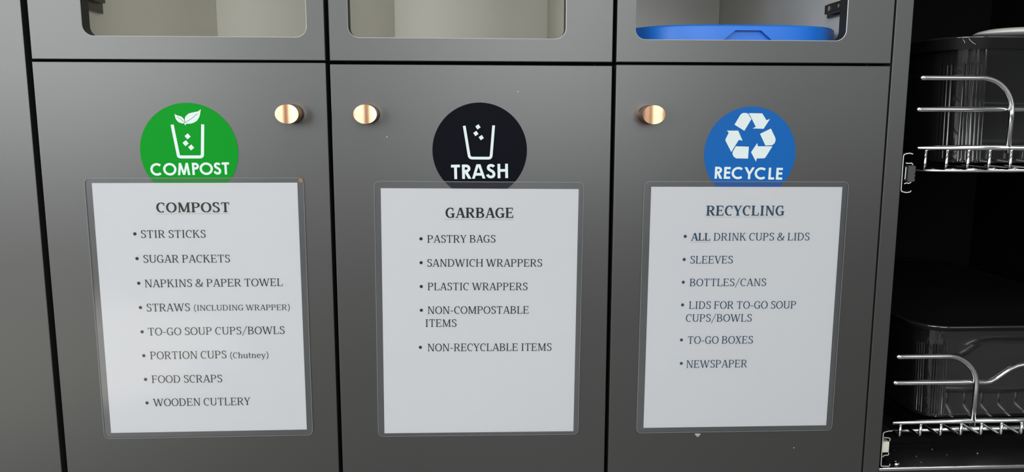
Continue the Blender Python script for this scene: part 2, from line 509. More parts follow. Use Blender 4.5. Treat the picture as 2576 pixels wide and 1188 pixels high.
MARK_1 = {
  'cup': [(-16.2, 28.3), (-11.6, -4.3), (-8.3, -5.8), (10.1, -5.8), (13.5, -3.5), (15.6, 28.6)],
  'sq': [(-0.8, 16.0), (-3.3, 8.8), (2.2, 4.3)],
  'leafl': [(-13.1, 39.4), (-9.9, 37.8), (-5.8, 36.7), (-3.3, 33.7), (-2.7, 30.0), (-5.4, 29.4), (-9.5, 30.8), (-12.2, 34.2)],
  'leafr': [(14.5, 44.7), (12.0, 42.3), (7.0, 41.3), (1.5, 40.0), (-2.1, 36.7), (-2.8, 33.7), (-2.0, 30.1), (-1.3, 29.1), (4.6, 29.5), (9.8, 32.1), (13.0, 37.1)],
  'stem': [(-3.9, 30.0), (-1.0, 30.0), (-2.5, 27.4)],
  'veinl': [(-10.8, 36.4), (-6.4, 33.7), (-2.7, 30.1)],
  'veinr': [(-1.3, 31.2), (4.9, 35.0), (7.6, 37.3), (11.1, 40.1)],
  'text': [(-41.7, -25.6), (41.0, -24.5), (-40.8, -12.8)],
}
MARK_2 = {
  'cup': [(-16.7, 26.4), (-11.7, -5.3), (-7.8, -8.3), (9.2, -8.4), (12.3, -5.4), (15.0, 26.9)],
  'sq': [(-1.9, 25.3), (-4.2, 18.2), (1.6, 13.8)],
  'text': [(-31.1, -31.1), (30.7, -30.0), (-30.9, -15.4)],
}
MARK_3 = {
  'a1': [(-18.8, 31.5), (-13.2, 41.3), (-11.9, 43.1), (-9.6, 44.2), (-6.3, 44.2), (-4.0, 43.4), (-0.2, 37.4), (-7.5, 24.8)],
  'a2': [(-3.3, 44.0), (11.6, 43.8), (16.7, 36.4), (20.6, 37.7), (13.9, 27.0), (1.5, 27.4), (5.1, 29.2)],
  'a3': [(10.2, 21.5), (22.1, 27.3), (27.6, 17.2), (28.1, 14.5), (27.1, 11.3), (24.4, 9.0), (16.9, 8.7)],
  'a4': [(24.9, 7.9), (17.6, -4.4), (15.9, -5.4), (8.0, -5.4), (7.2, -9.0), (1.1, 1.4), (7.7, 11.5), (8.5, 7.9)],
  'a5': [(-1.6, 7.5), (-1.9, -5.6), (-15.3, -5.4), (-18.2, -3.4), (-19.6, -0.7), (-19.4, 2.1), (-16.2, 7.9)],
  'a6': [(-26.9, 25.0), (-14.3, 25.0), (-9.0, 14.1), (-13.2, 14.9), (-21.0, 1.6), (-27.8, 13.5), (-28.2, 15.5), (-24.8, 22.7)],
  'text': [(-38.6, -27.7), (37.7, -29.1), (-39.1, -15.1)],
}

def settle(root):
    """children were written in world coordinates: shift them under their thing's base point"""
    for c in root.children:
        c.location = -Vector(root.location)

# ------------------------------------------------------------------ the room
box('floor', -5.1, 3.2, -3.8, 0.9, -0.05, 0.0, M['tile'])['kind'] = 'structure'
wb = box('wall_front', -5.1, 3.2, 0.70, 0.9, 0.0, 2.8, mat('grey_wall_paint', (0.35, 0.35, 0.34), 0.8))
wb['kind'] = 'structure'
wall_m = wb.data.materials[0]
frame_m = mat('dark_window_frame', (0.05, 0.05, 0.05), .5)
edges = sorted([(wx - ww_ / 2, wx + ww_ / 2, wz - wh / 2, wz + wh / 2) for wx, ww_, wz, wh, e in WINDOWS])
xs_ = [-5.1] + [q for e_ in edges for q in e_[:2]] + [3.2]
v, f = [], []
def addb(*a):
    vv, ff = box_data(*a)
    f.extend(tuple(i + len(v) for i in q) for q in ff); v.extend(vv)
for k in range(0, len(xs_), 2):
    addb(xs_[k], xs_[k + 1], -3.8, -3.6, 0, 2.8)
for x0, x1, z0, z1 in edges:
    addb(x0, x1, -3.8, -3.6, 0, z0); addb(x0, x1, -3.8, -3.6, z1, 2.8)
obj('wall_back', v, f, mat('dark_wall_paint', (0.12, 0.12, 0.12), .8))['kind'] = 'structure'
v, f = [], []
addb(-5.3, -5.1, -3.8, -2.65, 0, 2.8); addb(-5.3, -5.1, -.25, .9, 0, 2.8)
addb(-5.3, -5.1, -2.65, -.25, 0, .4); addb(-5.3, -5.1, -2.65, -.25, 2.7, 2.8)
obj('wall_left', v, f, bpy.data.materials['dark_wall_paint'])['kind'] = 'structure'
v, f = [], []
addb(-5.2, -5.1, -2.65, -2.6, .4, 2.7); addb(-5.2, -5.1, -.3, -.25, .4, 2.7)
addb(-5.2, -5.1, -2.6, -.3, .4, .45); addb(-5.2, -5.1, -2.6, -.3, 2.65, 2.7)
obj('window_5', v, f, frame_m)['kind'] = 'structure'
for k, (x0, x1, z0, z1) in enumerate(edges):
    v, f = [], []
    t_ = .05
    addb(x0, x0 + t_, -3.7, -3.62, z0, z1); addb(x1 - t_, x1, -3.7, -3.62, z0, z1)
    addb(x0 + t_, x1 - t_, -3.7, -3.62, z0, z0 + t_); addb(x0 + t_, x1 - t_, -3.7, -3.62, z1 - t_, z1)
    obj('window_%d' % (k + 1), v, f, frame_m)['kind'] = 'structure'

# ------------------------------------------------------------------ cabinets
TOP = 1.46
BOT = 0.02
DEP = 0.57
LAM = [M['laminate'], M['edge'], M['cut']]

def panel(name, x0, x1, z0, z1, parent, y0=0.0, y1=0.018):
    return box(name, x0, x1, y0, y1, z0, z1, M['laminate'], parent, bevel=0.0007, seg=2)

def opening_panel(x0, x1, z0, z1, hx0, hx1, hz0, hz1, parent):
    """front panel with a rounded window cut through it; the cut edge is dark with a pale arris"""
    r = 0.011
    hole = rrect(hx0, hx1, hz0, hz1, r, 8)
    n = len(hole)
    c = 0.0007
    def ring(off, y):
        return [(x, y, z) for x, z in rrect(hx0 - off, hx1 + off, hz0 - off, hz1 + off, r + off, 8)]
    mx, mz = (hx0 + hx1) / 2, (hz0 + hz1) / 2
    def outer(y, inset):
        o = []
        X0, X1, Z0, Z1 = x0 + inset, x1 - inset, z0 + inset, z1 - inset
        per = n // 4
        for k, (cx, cz) in enumerate(((X1, Z1), (X0, Z1), (X0, Z0), (X1, Z0))):
            o += [(cx, y, cz)] * per
        return o
    rings = [ring(c, 0.0), ring(0, c), ring(0, 0.018), outer(0.018, 0), outer(c, 0), outer(0, c)]
    v, f, fm = [], [], []
    for rg in rings:
        v += rg
    matid = {0: 1, 1: 2, 2: 0, 3: 0, 4: 0, 5: 0}
    for k in range(6):
        k2 = (k + 1) % 6
        for i in range(n):
            j = (i + 1) % n
            f.append((k * n + i, k * n + j, k2 * n + j, k2 * n + i))
            fm.append(matid[k])
    o = obj('drop_panel', v, f, None, parent, mats=LAM, fm=fm)
    bm = bmesh.new(); bm.from_mesh(o.data)
    bmesh.ops.remove_doubles(bm, verts=bm.verts, dist=1e-6)
    bmesh.ops.recalc_face_normals(bm, faces=bm.faces)
    bm.to_mesh(o.data); bm.free()
    return o

def knob(x, z, parent):
    """oval copper knob: waisted oval stem and a shallow dished face"""
    rx, rz = 0.0124, 0.0102
    def groove(u):
        return 0.0017 * (1 - u * u)
    n = 40
    prof = [(0.0, 1.02), (-0.0015, 0.98), (-0.008, 0.90), (-0.017, 0.92), (-0.0235, 0.99), (-0.0250, 1.0), (-0.0258, 0.975)]
    v, f = [], []
    for y, s in prof:
        for k in range(n):
            a = 2 * math.pi * k / n
            g = groove(s * math.cos(a)) if y < -.02 else 0
            v.append((x + rx * s * math.cos(a), y + g, z + rz * s * math.sin(a)))
    for i in range(len(prof) - 1):
        for k in range(n):
            k2 = (k + 1) % n
            f.append((i * n + k, i * n + k2, (i + 1) * n + k2, (i + 1) * n + k))
    o = obj('knob_stem', v, f, M['copper'], None, smooth=True)
    # dished face: a cylindrical hollow about the upright axis
    v2, f2 = [], []
    rings = 9
    for j in range(rings):
        s = 0.975 * (1 - j / (rings - 1))
        for k in range(n):
            a = 2 * math.pi * k / n
            dx, dz = rx * s * math.cos(a), rz * s * math.sin(a)
            y = -0.0258 + groove(dx / rx)
            v2.append((x + dx, y, z + dz))
    for j in range(rings - 1):
        for k in range(n):
            k2 = (k + 1) % n
            f2.append((j * n + k, j * n + k2, (j + 1) * n + k2, (j + 1) * n + k))
    face = obj('knob_face', v2, f2, M['copper'], None, smooth=True)
    # join into one knob mesh
    bm = bmesh.new(); bm.from_mesh(o.data); bm.from_mesh(face.data)
    bmesh.ops.remove_doubles(bm, verts=bm.verts, dist=1e-6)
    bmesh.ops.recalc_face_normals(bm, faces=bm.faces)
    me = bpy.data.meshes.new('knob'); bm.to_mesh(me); bm.free()
    for p in me.polygons: p.use_smooth = True
    me.materials.append(M['copper'])
    me.set_sharp_from_angle(angle=math.radians(35))
    bpy.data.objects.remove(o); bpy.data.objects.remove(face)
    k = bpy.data.objects.new('knob', me)
    link(k, parent)
    return k

def hinge(x, side, y0, y1, z0, z1, parent):
    """cup hinge arm and mounting plate on the inner face of a side board"""
    def bx(a, b_, y_0, y_1, z_0, z_1):
        xa, xb = (x, x + b_) if side > 0 else (x - b_, x)
        if a:
            xa, xb = (x + a, x + b_) if side > 0 else (x - b_, x - a)
        return box_data(xa, xb, y_0, y_1, z_0, z_1)
    v, f = [], []
    zc = (z0 + z1) / 2
    for args in ((0, .004, y0, y1, z0, z1), (.003, .0125, y0, y1 - .012, zc - .0055, zc + .0055), (.004, .0095, y0 - .024, y0 + .002, zc - .007, zc + .007)):
        vv, ff = bx(*args)
        f += [tuple(i + len(v) for i in q) for q in ff]
        v += vv
    o = obj('hinge_bracket', v, f, M['hinge'], parent)
    md = o.modifiers.new('bevel', 'BEVEL'); md.width = .0008; md.segments = 2
    xs = x + side * 0.0125
    for yy, rr in ((y1 - .026, .0032), (y0 + .012, .0024)):
        vv, ff = tube_data([(xs - side * .002, yy, zc), (xs + side * .0008, yy, zc)], rr, 14)
        obj('hinge_screw', vv, ff, M['chrome'], o)
    return o

def waste_cabinet(x0, x1, gapz, hx, kx, label, htop, hinge_side=None):
    """x0/x1: outer edges of its fronts; gapz: (door top, drop panel bottom)"""
    t = thing('waste_cabinet', label, 'cabinet', ((x0 + x1) / 2, 0.3, BOT), 'row of waste cabinets')
    a, b_ = x0 - 0.002, x1 + 0.002
    # carcass: boards are black outside and off-white inside
    for xa, xb, inner in ((a, a + .018, 1), (b_ - .018, b_, 0)):
        fm = [0] * 6
        fm[1 if inner else 0] = 1
        o = box('side_board', xa + .0003, xb - .0003, 0.021, DEP + .01, BOT, TOP, None, t, mats=[M['black'], M['liner']], fm=fm)
    box('back_board', a + .018, b_ - .018, DEP, DEP + .008, BOT, TOP, M['liner'], t)
    box('bottom_board', a + .018, b_ - .018, 0.021, DEP, BOT, BOT + .018, M['liner'], t)
    box('top_board', a + .018, b_ - .018, 0.021, DEP, TOP - .018, TOP, M['liner'], t)
    box('cross_rail', a + .018, b_ - .018, 0.0215, 0.036, gapz[0] - .012, gapz[1] + .010, M['black'], t)
    opening_panel(x0, x1, gapz[1], TOP, hx[0], hx[1], 0.8832, htop, t)  # opening top is out of view, its height shaped to light the interior
    if hinge_side != -1:
        box('bounce_shelf', a + .018, b_ - .018, 0.0365, DEP, .850, .866, M['liner'], t)  # unseen shelf added to bounce light up into the interior
    d = panel('door', x0, x1, BOT, gapz[0], t)
    knob(kx, 0.8030, d)
    if hinge_side:
        xx = a + .018 if hinge_side > 0 else b_ - .018
        if hinge_side > 0: hinge(xx, 1, .050, .128, .9205, .952, t)
        else: hinge(xx, -1, .060, .123, .9215, .9385, t)
    settle(t)
    return t

waste_cabinet(-0.4545, -0.1530, (.8566, .8589), (-.4012, -.1722), -.1900, 'grey waste cabinet under the green sticker, with a knob near its right edge', 1.34, 1)
waste_cabinet(-0.1487, 0.1523, (.8552, .8588), (-.1285, .1014), -.1098, 'grey waste cabinet in the middle, behind the black sticker and garbage list', 1.34, None)
waste_cabinet(0.1566, 0.4596, (.8564, .8590), (.1768, .4074), .1933, 'grey waste cabinet with the blue bin lid showing through its opening', 1.105, -1)

# plain tall cabinet left of the row
t = thing('tall_cabinet', 'plain grey cabinet side along the left edge of the photo', 'cabinet', (-.76, .3, BOT))
panel('front_panel', -1.06, -.4608, BOT, TOP, t)
box('carcass', -1.06, -.4580, .021, DEP + .01, BOT, TOP, M['black'], t)
settle(t)

# open bay at the right: black boards, grey end panel in front
BX0, BX1 = .4808, .945
FLZ = .3889
t = thing('open_cabinet', 'black-lined open cabinet bay with two pull-out wire baskets', 'cabinet', (.70, .3, BOT))
box('end_panel', .4614, BX0, 0, DEP, BOT, TOP, None, t, bevel=.0007, mats=[M['laminate'], M['black']], fm=[0, 1, 0, 0, 0, 0])
box('side_board', BX1, BX1 + .018, 0, DEP, BOT, TOP, M['black'], t)
box('back_board', BX0, BX1, DEP, DEP + .008, BOT, TOP, M['black'], t)
box('top_board', BX0, BX1, 0.0, DEP, TOP - .018, TOP, M['black'], t)
box('floor_board', BX0, BX1, .0025, DEP, FLZ - .018, FLZ, mat('scuffed_black_board', (0.012, 0.012, 0.012), 0.38, bump=.3, bscale=200, var=.5, vscale=60), t)
box('edge_strip', BX0, BX1, -.0005, .0025, FLZ - .0036, FLZ + .0004, M['chrome'], t, bevel=.0008)
box('lower_panel', BX0 + .001, BX1, .004, .020, BOT, FLZ - .019, mat('brown_black_laminate', (0.035, 0.028, 0.026), .4), t)
settle(t)

# worktop over the row (above the frame)
ct = box('worktop', -1.06, BX1 + .018, -.02, .68, TOP + .0003, TOP + .03, M['counter'], bevel=.002)
tag(ct, 'dark worktop running along the top of the cabinet row', 'worktop')

# ------------------------------------------------------------------ drawer slides (profiled steel, fixed to the end panel)
def strip_profile(name, prof, y0, y1, th, material, parent):
    polys = stroke(prof, th, th, th)
    n = len(prof)
    v, f = [], []
    L = [polys[0][0]] + [p[3] for p in polys]
    Rr = [polys[0][1]] + [p[2] for p in polys]
    loop = [(p.x, p.y) for p in L] + [(p.x, p.y) for p in reversed(Rr)]
    m_ = len(loop)
    v = [(x, y0, z) for x, z in loop] + [(x, y1, z) for x, z in loop]
    for i in range(n - 1):
        a, b_, c, d = i, i + 1, m_ - 2 - i, m_ - 1 - i
        f.append((a, b_, c, d)); f.append((d + m_, c + m_, b_ + m_, a + m_))
    for i in range(m_):
        j = (i + 1) % m_
        f.append((i, i + m_, j + m_, j))
    return obj(name, v, f, None, parent, mats=[material, M['slide_shade']], fm=[0, 1] * (n - 1) + [1] * m_)  # front ends bare zinc, all other faces painted as if in shade

t = thing('drawer_slide', 'steel drawer slide with a charcoal wheel, beside the upper wire basket', 'drawer slide', (.482, .25, .717), 'drawer slides')
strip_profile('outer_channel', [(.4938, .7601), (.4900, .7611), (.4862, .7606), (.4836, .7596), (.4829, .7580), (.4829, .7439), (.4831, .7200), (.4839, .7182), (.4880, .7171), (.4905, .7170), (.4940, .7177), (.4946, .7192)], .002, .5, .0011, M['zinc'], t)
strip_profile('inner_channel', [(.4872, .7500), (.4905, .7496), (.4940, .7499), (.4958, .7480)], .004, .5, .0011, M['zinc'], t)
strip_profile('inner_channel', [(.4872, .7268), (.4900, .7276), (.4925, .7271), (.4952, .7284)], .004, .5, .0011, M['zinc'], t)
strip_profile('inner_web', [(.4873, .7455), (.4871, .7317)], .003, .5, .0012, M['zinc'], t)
v, f = [], []
prof = []
for k in range(4):
    zc = .7472 - .0045 * (k + .5)
    for i in range(6):
        a = math.pi * i / 5
        prof.append((.4960 + .0016 * math.sin(a), zc + .00225 * math.cos(a)))
prism('wheel', [(.4893, .7472)] + prof + [(.4893, .7292)], .001, .016, M['wheel'], t)
settle(t)
t = thing('drawer_slide', 'steel drawer slide with a cream roller block, beside the lower wire basket', 'drawer slide', (.484, .25, .390), 'drawer slides')
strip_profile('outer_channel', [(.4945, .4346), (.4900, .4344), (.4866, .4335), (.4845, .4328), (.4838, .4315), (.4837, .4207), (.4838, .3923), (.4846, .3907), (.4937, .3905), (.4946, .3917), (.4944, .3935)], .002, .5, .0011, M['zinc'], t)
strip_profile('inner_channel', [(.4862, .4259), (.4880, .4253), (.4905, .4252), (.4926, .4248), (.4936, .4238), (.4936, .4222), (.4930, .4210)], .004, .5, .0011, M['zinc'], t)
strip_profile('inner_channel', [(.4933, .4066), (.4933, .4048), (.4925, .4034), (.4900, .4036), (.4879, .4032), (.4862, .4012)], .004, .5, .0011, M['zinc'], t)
box('roller_block', .4849, .4928, .003, .020, .4072, .4206, M['roller'], t, bevel=.0006)
settle(t)

# ------------------------------------------------------------------ wire baskets
def wire_basket(z_bar, z_foot, z_low, z_top, z_mid, xl, px_, label, wave=None, xt=None):
    """xl: left corner of rails, px_: post x, z_*: heights of the tray bar, wire foot, low bar, rails"""
    W = .925
    rB, rW = .0031, .0019
    t = thing('wire_basket', label, 'basket', (.70, .02, z_low), 'pull-out wire baskets')
    Y = .020
    tube('tray_bar', [(xl + .001, Y, z_bar), (W, Y, z_bar)], rB, M['chrome'], t)
    xs = xl + .012
    k = 0
    while xs < W - .01:
        arc = arc3((xs, Y + .004, z_foot + .004), (0, 0, -1), (0, -1, 0), .004, 90, 0, 4)
        tube('wire', [(xs, Y, z_bar - .001)] + arc + [(xs, .53, z_foot)], rW, M['chrome'], t, 8)
        xs += .0253
        k += 1
    tube('cross_bar', [(xl + .016, .05, z_low), (W, .05, z_low)], rB, M['chrome'], t)
    tube('cross_bar', [(xl + .016, .50, z_low), (W, .50, z_low)], rB, M['chrome'], t)
    xt = xt or xl
    # top rail: from the back along the left side, round the corner, along the front, down into the post
    R = .0385
    b1 = arc3((xt + .004, Y + .004, z_top), (-1, 0, 0), (0, -1, 0), .004, 0, 90, 4)
    bend = arc3((px_ - R, Y, z_top - R), (0, 0, 1), (1, 0, 0), R, 0, 90, 12)
    tube('top_rail', [(xt, .52, z_top)] + b1 + bend + [(px_ - .0003, Y, z_bar - .006)], rB, M['chrome'], t)
    b2 = arc3((xt + .005, Y + .009, z_mid), (-1, 0, 0), (0, -1, 0), .004, 0, 90, 4)
    mid = [(xt + .001, .52, z_mid)] + b2
    if wave:
        mid += [(x, Y + .005, z) for x, z in wave]
    mid += [(W, Y + .005, mid[-1][2])]
    tube('middle_rail', mid, rB, M['chrome'], t)
    tube('rear_post', [(xt + .002, .515, z_top), (xt + .002, .515, z_low)], rB, M['chrome'], t)
    settle(t)
    return t

wire_basket(.7664, .7425, .7388, .8450, .8098, .5065, .6157, 'upper chrome wire basket, with straight middle rail, under the lidded bin')
wv = [(.603, .4850), (.617, .4842), (.624, .4852), (.632, .4895), (.640, .4955), (.648, .5010), (.656, .5045), (.664, .5062), (.675, .5070), (.76, .5070)]
wire_basket(.4378, .4190, .4150, .5195, .4855, .5020, .6040, 'lower chrome wire basket, its middle rail rising in a wave right of the post', wv, .5035)

# ------------------------------------------------------------------ black bins standing in the baskets
def bin_outline(x0, x1, y0, y1, r, ribs, amp, n=96):
    out = []
    for cx, cy, a in ((x1 - r, y1 - r, 0), (x0 + r, y1 - r, 90), (x0 + r, y0 + r, 180), (x1 - r, y0 + r, 270)):
        for i in range(n + 1):
            u = i / n
            t_ = math.radians(a + 90 * u)
            rr = r - (amp * (0.5 - 0.5 * math.cos(2 * math.pi * 15 * u)) if ribs and (0.2 <= u < 0.47 or 0.6 <= u <= 1.0) else 0)
            out.append((cx + rr * math.cos(t_), cy + rr * math.sin(t_)))
    return out

def black_bin(label, x0, x1, y0, y1, zb, zt, r, lid, band):
    t = thing('black_bin', label, 'bin', ((x0 + x1) / 2, (y0 + y1) / 2, zb), 'black bins in the wire baskets')
    tp = .010          # taper
    layers = []
    H = zt - zb
    def o(frac, ribs, inset=0.0, z=None):
        k = tp * (1 - frac) + inset
        return [(x, y, z if z is not None else zb + H * frac) for x, y in bin_outline(x0 + k, x1 - k, y0 + k, y1 - k, r, ribs, .0009)]
    layers = [o(0, False, .004), o(.012, False), o(.04, False), o(.043, True), o(.80, True), o(.803, False), o(.995, False), o(1.0, False), o(1.0, False, .0025), o(.9, False, .003), o(.1, False, .003), o(.02, False, .004)]
    n = len(layers[0])
    v, f = [], []
    for L in layers: v += L
    for k in range(len(layers) - 1):
        for i in range(n):
            j = (i + 1) % n
            f.append((k * n + i, k * n + j, (k + 1) * n + j, (k + 1) * n + i))
    f.append(tuple(range(n - 1, -1, -1)))
    f.append(tuple(range((len(layers) - 1) * n, len(layers) * n)))
    obj('body', v, f, M['bin'], t, smooth=True).data.set_sharp_from_angle(angle=math.radians(40))
    e = .0085
    if lid:
        rings = [(e, zt - band), (e + .0005, zt - .002), (e + .0005, zt + .0005), (e - .001, zt + .0022), (e - .006, zt + .0024), (e - .009, zt + .0006), (-.020, zt + .0010), (-.045, zt + .0062), (-.11, zt + .0070)]
        nm = 'bin_lid'
    else:
        rings = [(.0003, zt - .006), (e - .002, zt - .006), (e, zt - .0045), (e, zt - .001), (e - .0015, zt + .0004), (-.0015, zt + .0004), (-.0026, zt - .0015)]
        nm = 'rim'
    v, f = [], []
    for off, z in rings:
        v += [(x, y, z) for x, y in bin_outline(x0 - off, x1 + off, y0 - off, y1 + off, max(.012, r + off), False, 0, 12)]
    n = len(v) // len(rings)
    for k in range(len(rings) - 1):
        for i in range(n):
            j = (i + 1) % n
            f.append((k * n + i, k * n + j, (k + 1) * n + j, (k + 1) * n + i))
    if lid:
        f.append(tuple(range((len(rings) - 1) * n, len(rings) * n)))
    lidm = obj(nm, v, f, M['lid_black'], t, smooth=True)
    lidm.data.set_sharp_from_angle(angle=math.radians(30))
    path = [(x, y, zt + .0006) for x, y in bin_outline(x0 - e, x1 + e, y0 - e, y1 + e, r + e, False, 0, 12)]
    bv, bf = tube_data(path + [path[0]], .0014, 8, caps=False)
    obj('rim_bead', bv, bf, M['bead'], lidm, smooth=True)
    settle(t)
    return t

black_bin('glossy black bin with a lid in the upper wire basket', .5655, .842, .060, .50, .7447, .8930, .042, True, .013)
black_bin('glossy black bin with a flat thin-edged lid in the lower wire basket', .5600, .842, .060, .50, .4212, .5450, .030, True, .0045)

# white oval dish on the lidded bin
v, f = [], []
n = 48
dish = [(0.0, .00), (.75, .0), (.97, .0030), (1.0, .0042), (.985, .0052), (.90, .0074), (.70, .0098), (.40, .0112), (0.0, .0116)]
for s, z in dish:
    for k in range(n):
        a = 2 * math.pi * k / n
        v.append((.052 * s * math.cos(a), .045 * s * math.sin(a), z))
for i in range(len(dish) - 1):
    for k in range(n):
        k2 = (k + 1) % n
        f.append((i * n + k, i * n + k2, (i + 1) * n + k2, (i + 1) * n + k))
o = obj('white_lid', v, f, M['white_plastic'], loc=(.688, .125, .9002), smooth=True)
tag(o, 'shallow domed white lid lying on top of the lidded black bin', 'lid')

for pts in ([(.5819, .0580, .8925), (.5830, .0573, .8905), (.5858, .0560, .8875), (.5887, .0546, .8852)], [(.5770, .0612, .8915), (.5785, .0602, .8890), (.5790, .0599, .8868)]):
    th_ = tube('thread', pts, .00022, M['white_plastic'], None, 6)
    tag(th_, ('longer' if pts[0][0] > .58 else 'shorter') + ' of two pale threads on the lid edge of the upper bin', 'thread', 'threads on the upper bin lid')

# ------------------------------------------------------------------ recycling bin inside the right waste cabinet
def superel(a, b_, e, cx, cy, n=96):
    out = []
    for k in range(n):
        t_ = 2 * math.pi * k / n
        c, s = math.cos(t_), math.sin(t_)
        out.append((cx + a * math.copysign(abs(c) ** (2 / e), c), cy + b_ * math.copysign(abs(s) ** (2 / e), s)))
    return out

t = thing('recycling_bin', 'blue plastic recycling bin standing inside the right waste cabinet', 'bin', (.300, .19, BOT + .018))
zc = .8985
cx, cy = .3082, .180
rings = [(.97, .845), (.985, .850), (1.0, .853), (1.0, .8975), (.996, .9012), (.985, .9028), (.955, .9030), (.93, .9005), (.5, .8995), (0.02, .8995)]
v, f = [], []
for s, z in rings:
    v += [(x, y, z) for x, y in superel(.1330 * s, .150 * s, 3.5, cx, cy)]
n = 96
for k in range(len(rings) - 1):
    for i in range(n):
        j = (i + 1) % n
        f.append((k * n + i, k * n + j, (k + 1) * n + j, (k + 1) * n + i))
f.append(tuple(range(n - 1, -1, -1)))
f.append(tuple(range((len(rings) - 1) * n, len(rings) * n)))
lid = obj('bin_lid', v, f, M['blue'], None, smooth=True)
lid.data.set_sharp_from_angle(angle=math.radians(35))
cut = prism('cutter', [(.2805, .840), (.2805, .8845), (.2951, .8965), (.3244, .8965), (.3390, .8845), (.3390, .840)], .0, .0355, M['blue'])
md = lid.modifiers.new('cut', 'BOOLEAN'); md.operation = 'DIFFERENCE'; md.object = cut; md.solver = 'EXACT'
bpy.context.view_layer.update()
dg = bpy.context.evaluated_depsgraph_get()
me = bpy.data.meshes.new_from_object(lid.evaluated_get(dg))
lid.modifiers.clear(); lid.data = me
bpy.data.objects.remove(cut)
lid.parent = t
v, f = [], []
br = [(.80, BOT + .0185), (.84, BOT + .03), (.955, .86)]
for s, z in br:
    v += [(x, y, z) for x, y in superel(.1330 * s, .150 * s, 3.5, cx, cy)]
for k in range(2):
    for i in range(n):
        j = (i + 1) % n
        f.append((k * n + i, k * n + j, (k + 1) * n + j, (k + 1) * n + i))
f.append(tuple(range(n - 1, -1, -1)))
obj('body', v, f, M['blue'], t, smooth=True)
settle(t)

# ------------------------------------------------------------------ round stickers
def disc_data(r, n=96):
    return [(r * math.cos(2 * math.pi * k / n), r * math.sin(2 * math.pi * k / n)) for k in range(n)]

def round_cup(P, w_):
    """cup outline: slanted sides, rounded lower corners, flat foot (mm)"""
    a, b_, c, d, e, g = [Vector(p) for p in P]
    def corner(p, q, r_):
        return [tuple((1 - u) ** 2 * p + 2 * u * (1 - u) * q + u * u * r_) for u in (0, .25, .5, .75, 1)]
    # corner control points: where the slanted side meets the foot line
    k1 = a + (b_ - a) * ((a.y - c.y) / (a.y - b_.y)); k2 = g + (e - g) * ((g.y - d.y) / (g.y - e.y))
    pts = [tuple(a)] + corner(b_, k1, c) + corner(d, k2, e) + [tuple(g)]
    return [[(p.x, p.y) for p in q] for q in stroke(pts, w_, w_, w_)]

def smooth_leaf(P):
    """round the outline but keep its two pointed ends"""
    n = len(P)
    keep = {0, 4} if n == 8 else {0, 7}
    out = []
    for i in range(n):
        p, a, b_ = P[i], P[i - 1], P[(i + 1) % n]
        if i in keep:
            out.append(p)
        else:
            for u in (-.3, -.12, .12, .3):
                q = a if u < 0 else b_
                w_ = abs(u)
                m_ = (.3 - w_) * .35
                out.append((p[0] * (1 - w_) + q[0] * w_ + ((a[0] + b_[0]) / 2 - p[0]) * m_, p[1] * (1 - w_) + q[1] * w_ + ((a[1] + b_[1]) / 2 - p[1]) * m_))
    return out

def square(c, s, ang):
    return [(c[0] + s * math.cos(math.radians(ang + 90 * k + 45)), c[1] + s * math.sin(math.radians(ang + 90 * k + 45))) for k in range(4)]

def sticker(loc, material, label, word, tx, cap, mark):
    s = prism('round_sticker', disc_data(.0512), -.00022, 0.0, material, loc=(loc[0], -.0001, loc[1]))
    tag(s, label, 'sticker', 'round waste stickers')
    yk = -.00030
    flat('lettering', text_polys(word, tx[0][0] / 1000, tx[0][1] / 1000, tx[1][0] / 1000, tx[1][1] / 1000, cap / 1000, 'sans'), yk, M['print_white'], s, 4e-6)
    if 'cup' in mark:
        flat('cup_outline', mmp(round_cup(mark['cup'], 3.3 if 'leafl' in mark else 3.0)), yk, M['print_white'], s, 4e-6)
        for c in mark['sq']:
            flat('scrap_square', mmp([square(c, 3.2 if 'leafl' in mark else 2.9, 38 if 'leafl' in mark else 33)]), yk, M['print_white'], s)
    if 'leafl' in mark:
        for k in ('leafl', 'leafr'):
            lf = flat('leaf', mmp([smooth_leaf(mark[k])]), yk, M['print_white'], s)
            flat('leaf_vein', mmp([[(p.x, p.y) for p in q] for q in stroke(mark['veinl' if k == 'leafl' else 'veinr'], .45, .45, .45)]), yk - .00003, material, lf)
        flat('leaf_stem', mmp([mark['stem']]), yk, M['print_white'], s)
    for k in ('a1', 'a2', 'a3', 'a4', 'a5', 'a6'):
        if k in mark:
            flat('arrow_piece', mmp([mark[k]]), yk, M['print_white'], s)
    return s

sticker((-.2996, .7635), M['green_vinyl'], 'round green compost sticker with leaves over a cup', 'COMPOST', MARK_1['text'], 13.0, MARK_1)
sticker((.0093, .7645), M['black_vinyl'], 'round black trash sticker with a white cup outline', 'TRASH', MARK_2['text'], 15.6, MARK_2)
sticker((.3072, .7610), M['blue_vinyl'], 'round blue recycle sticker with chasing arrows', 'RECYCLE', MARK_3['text'], 13.2, MARK_3)

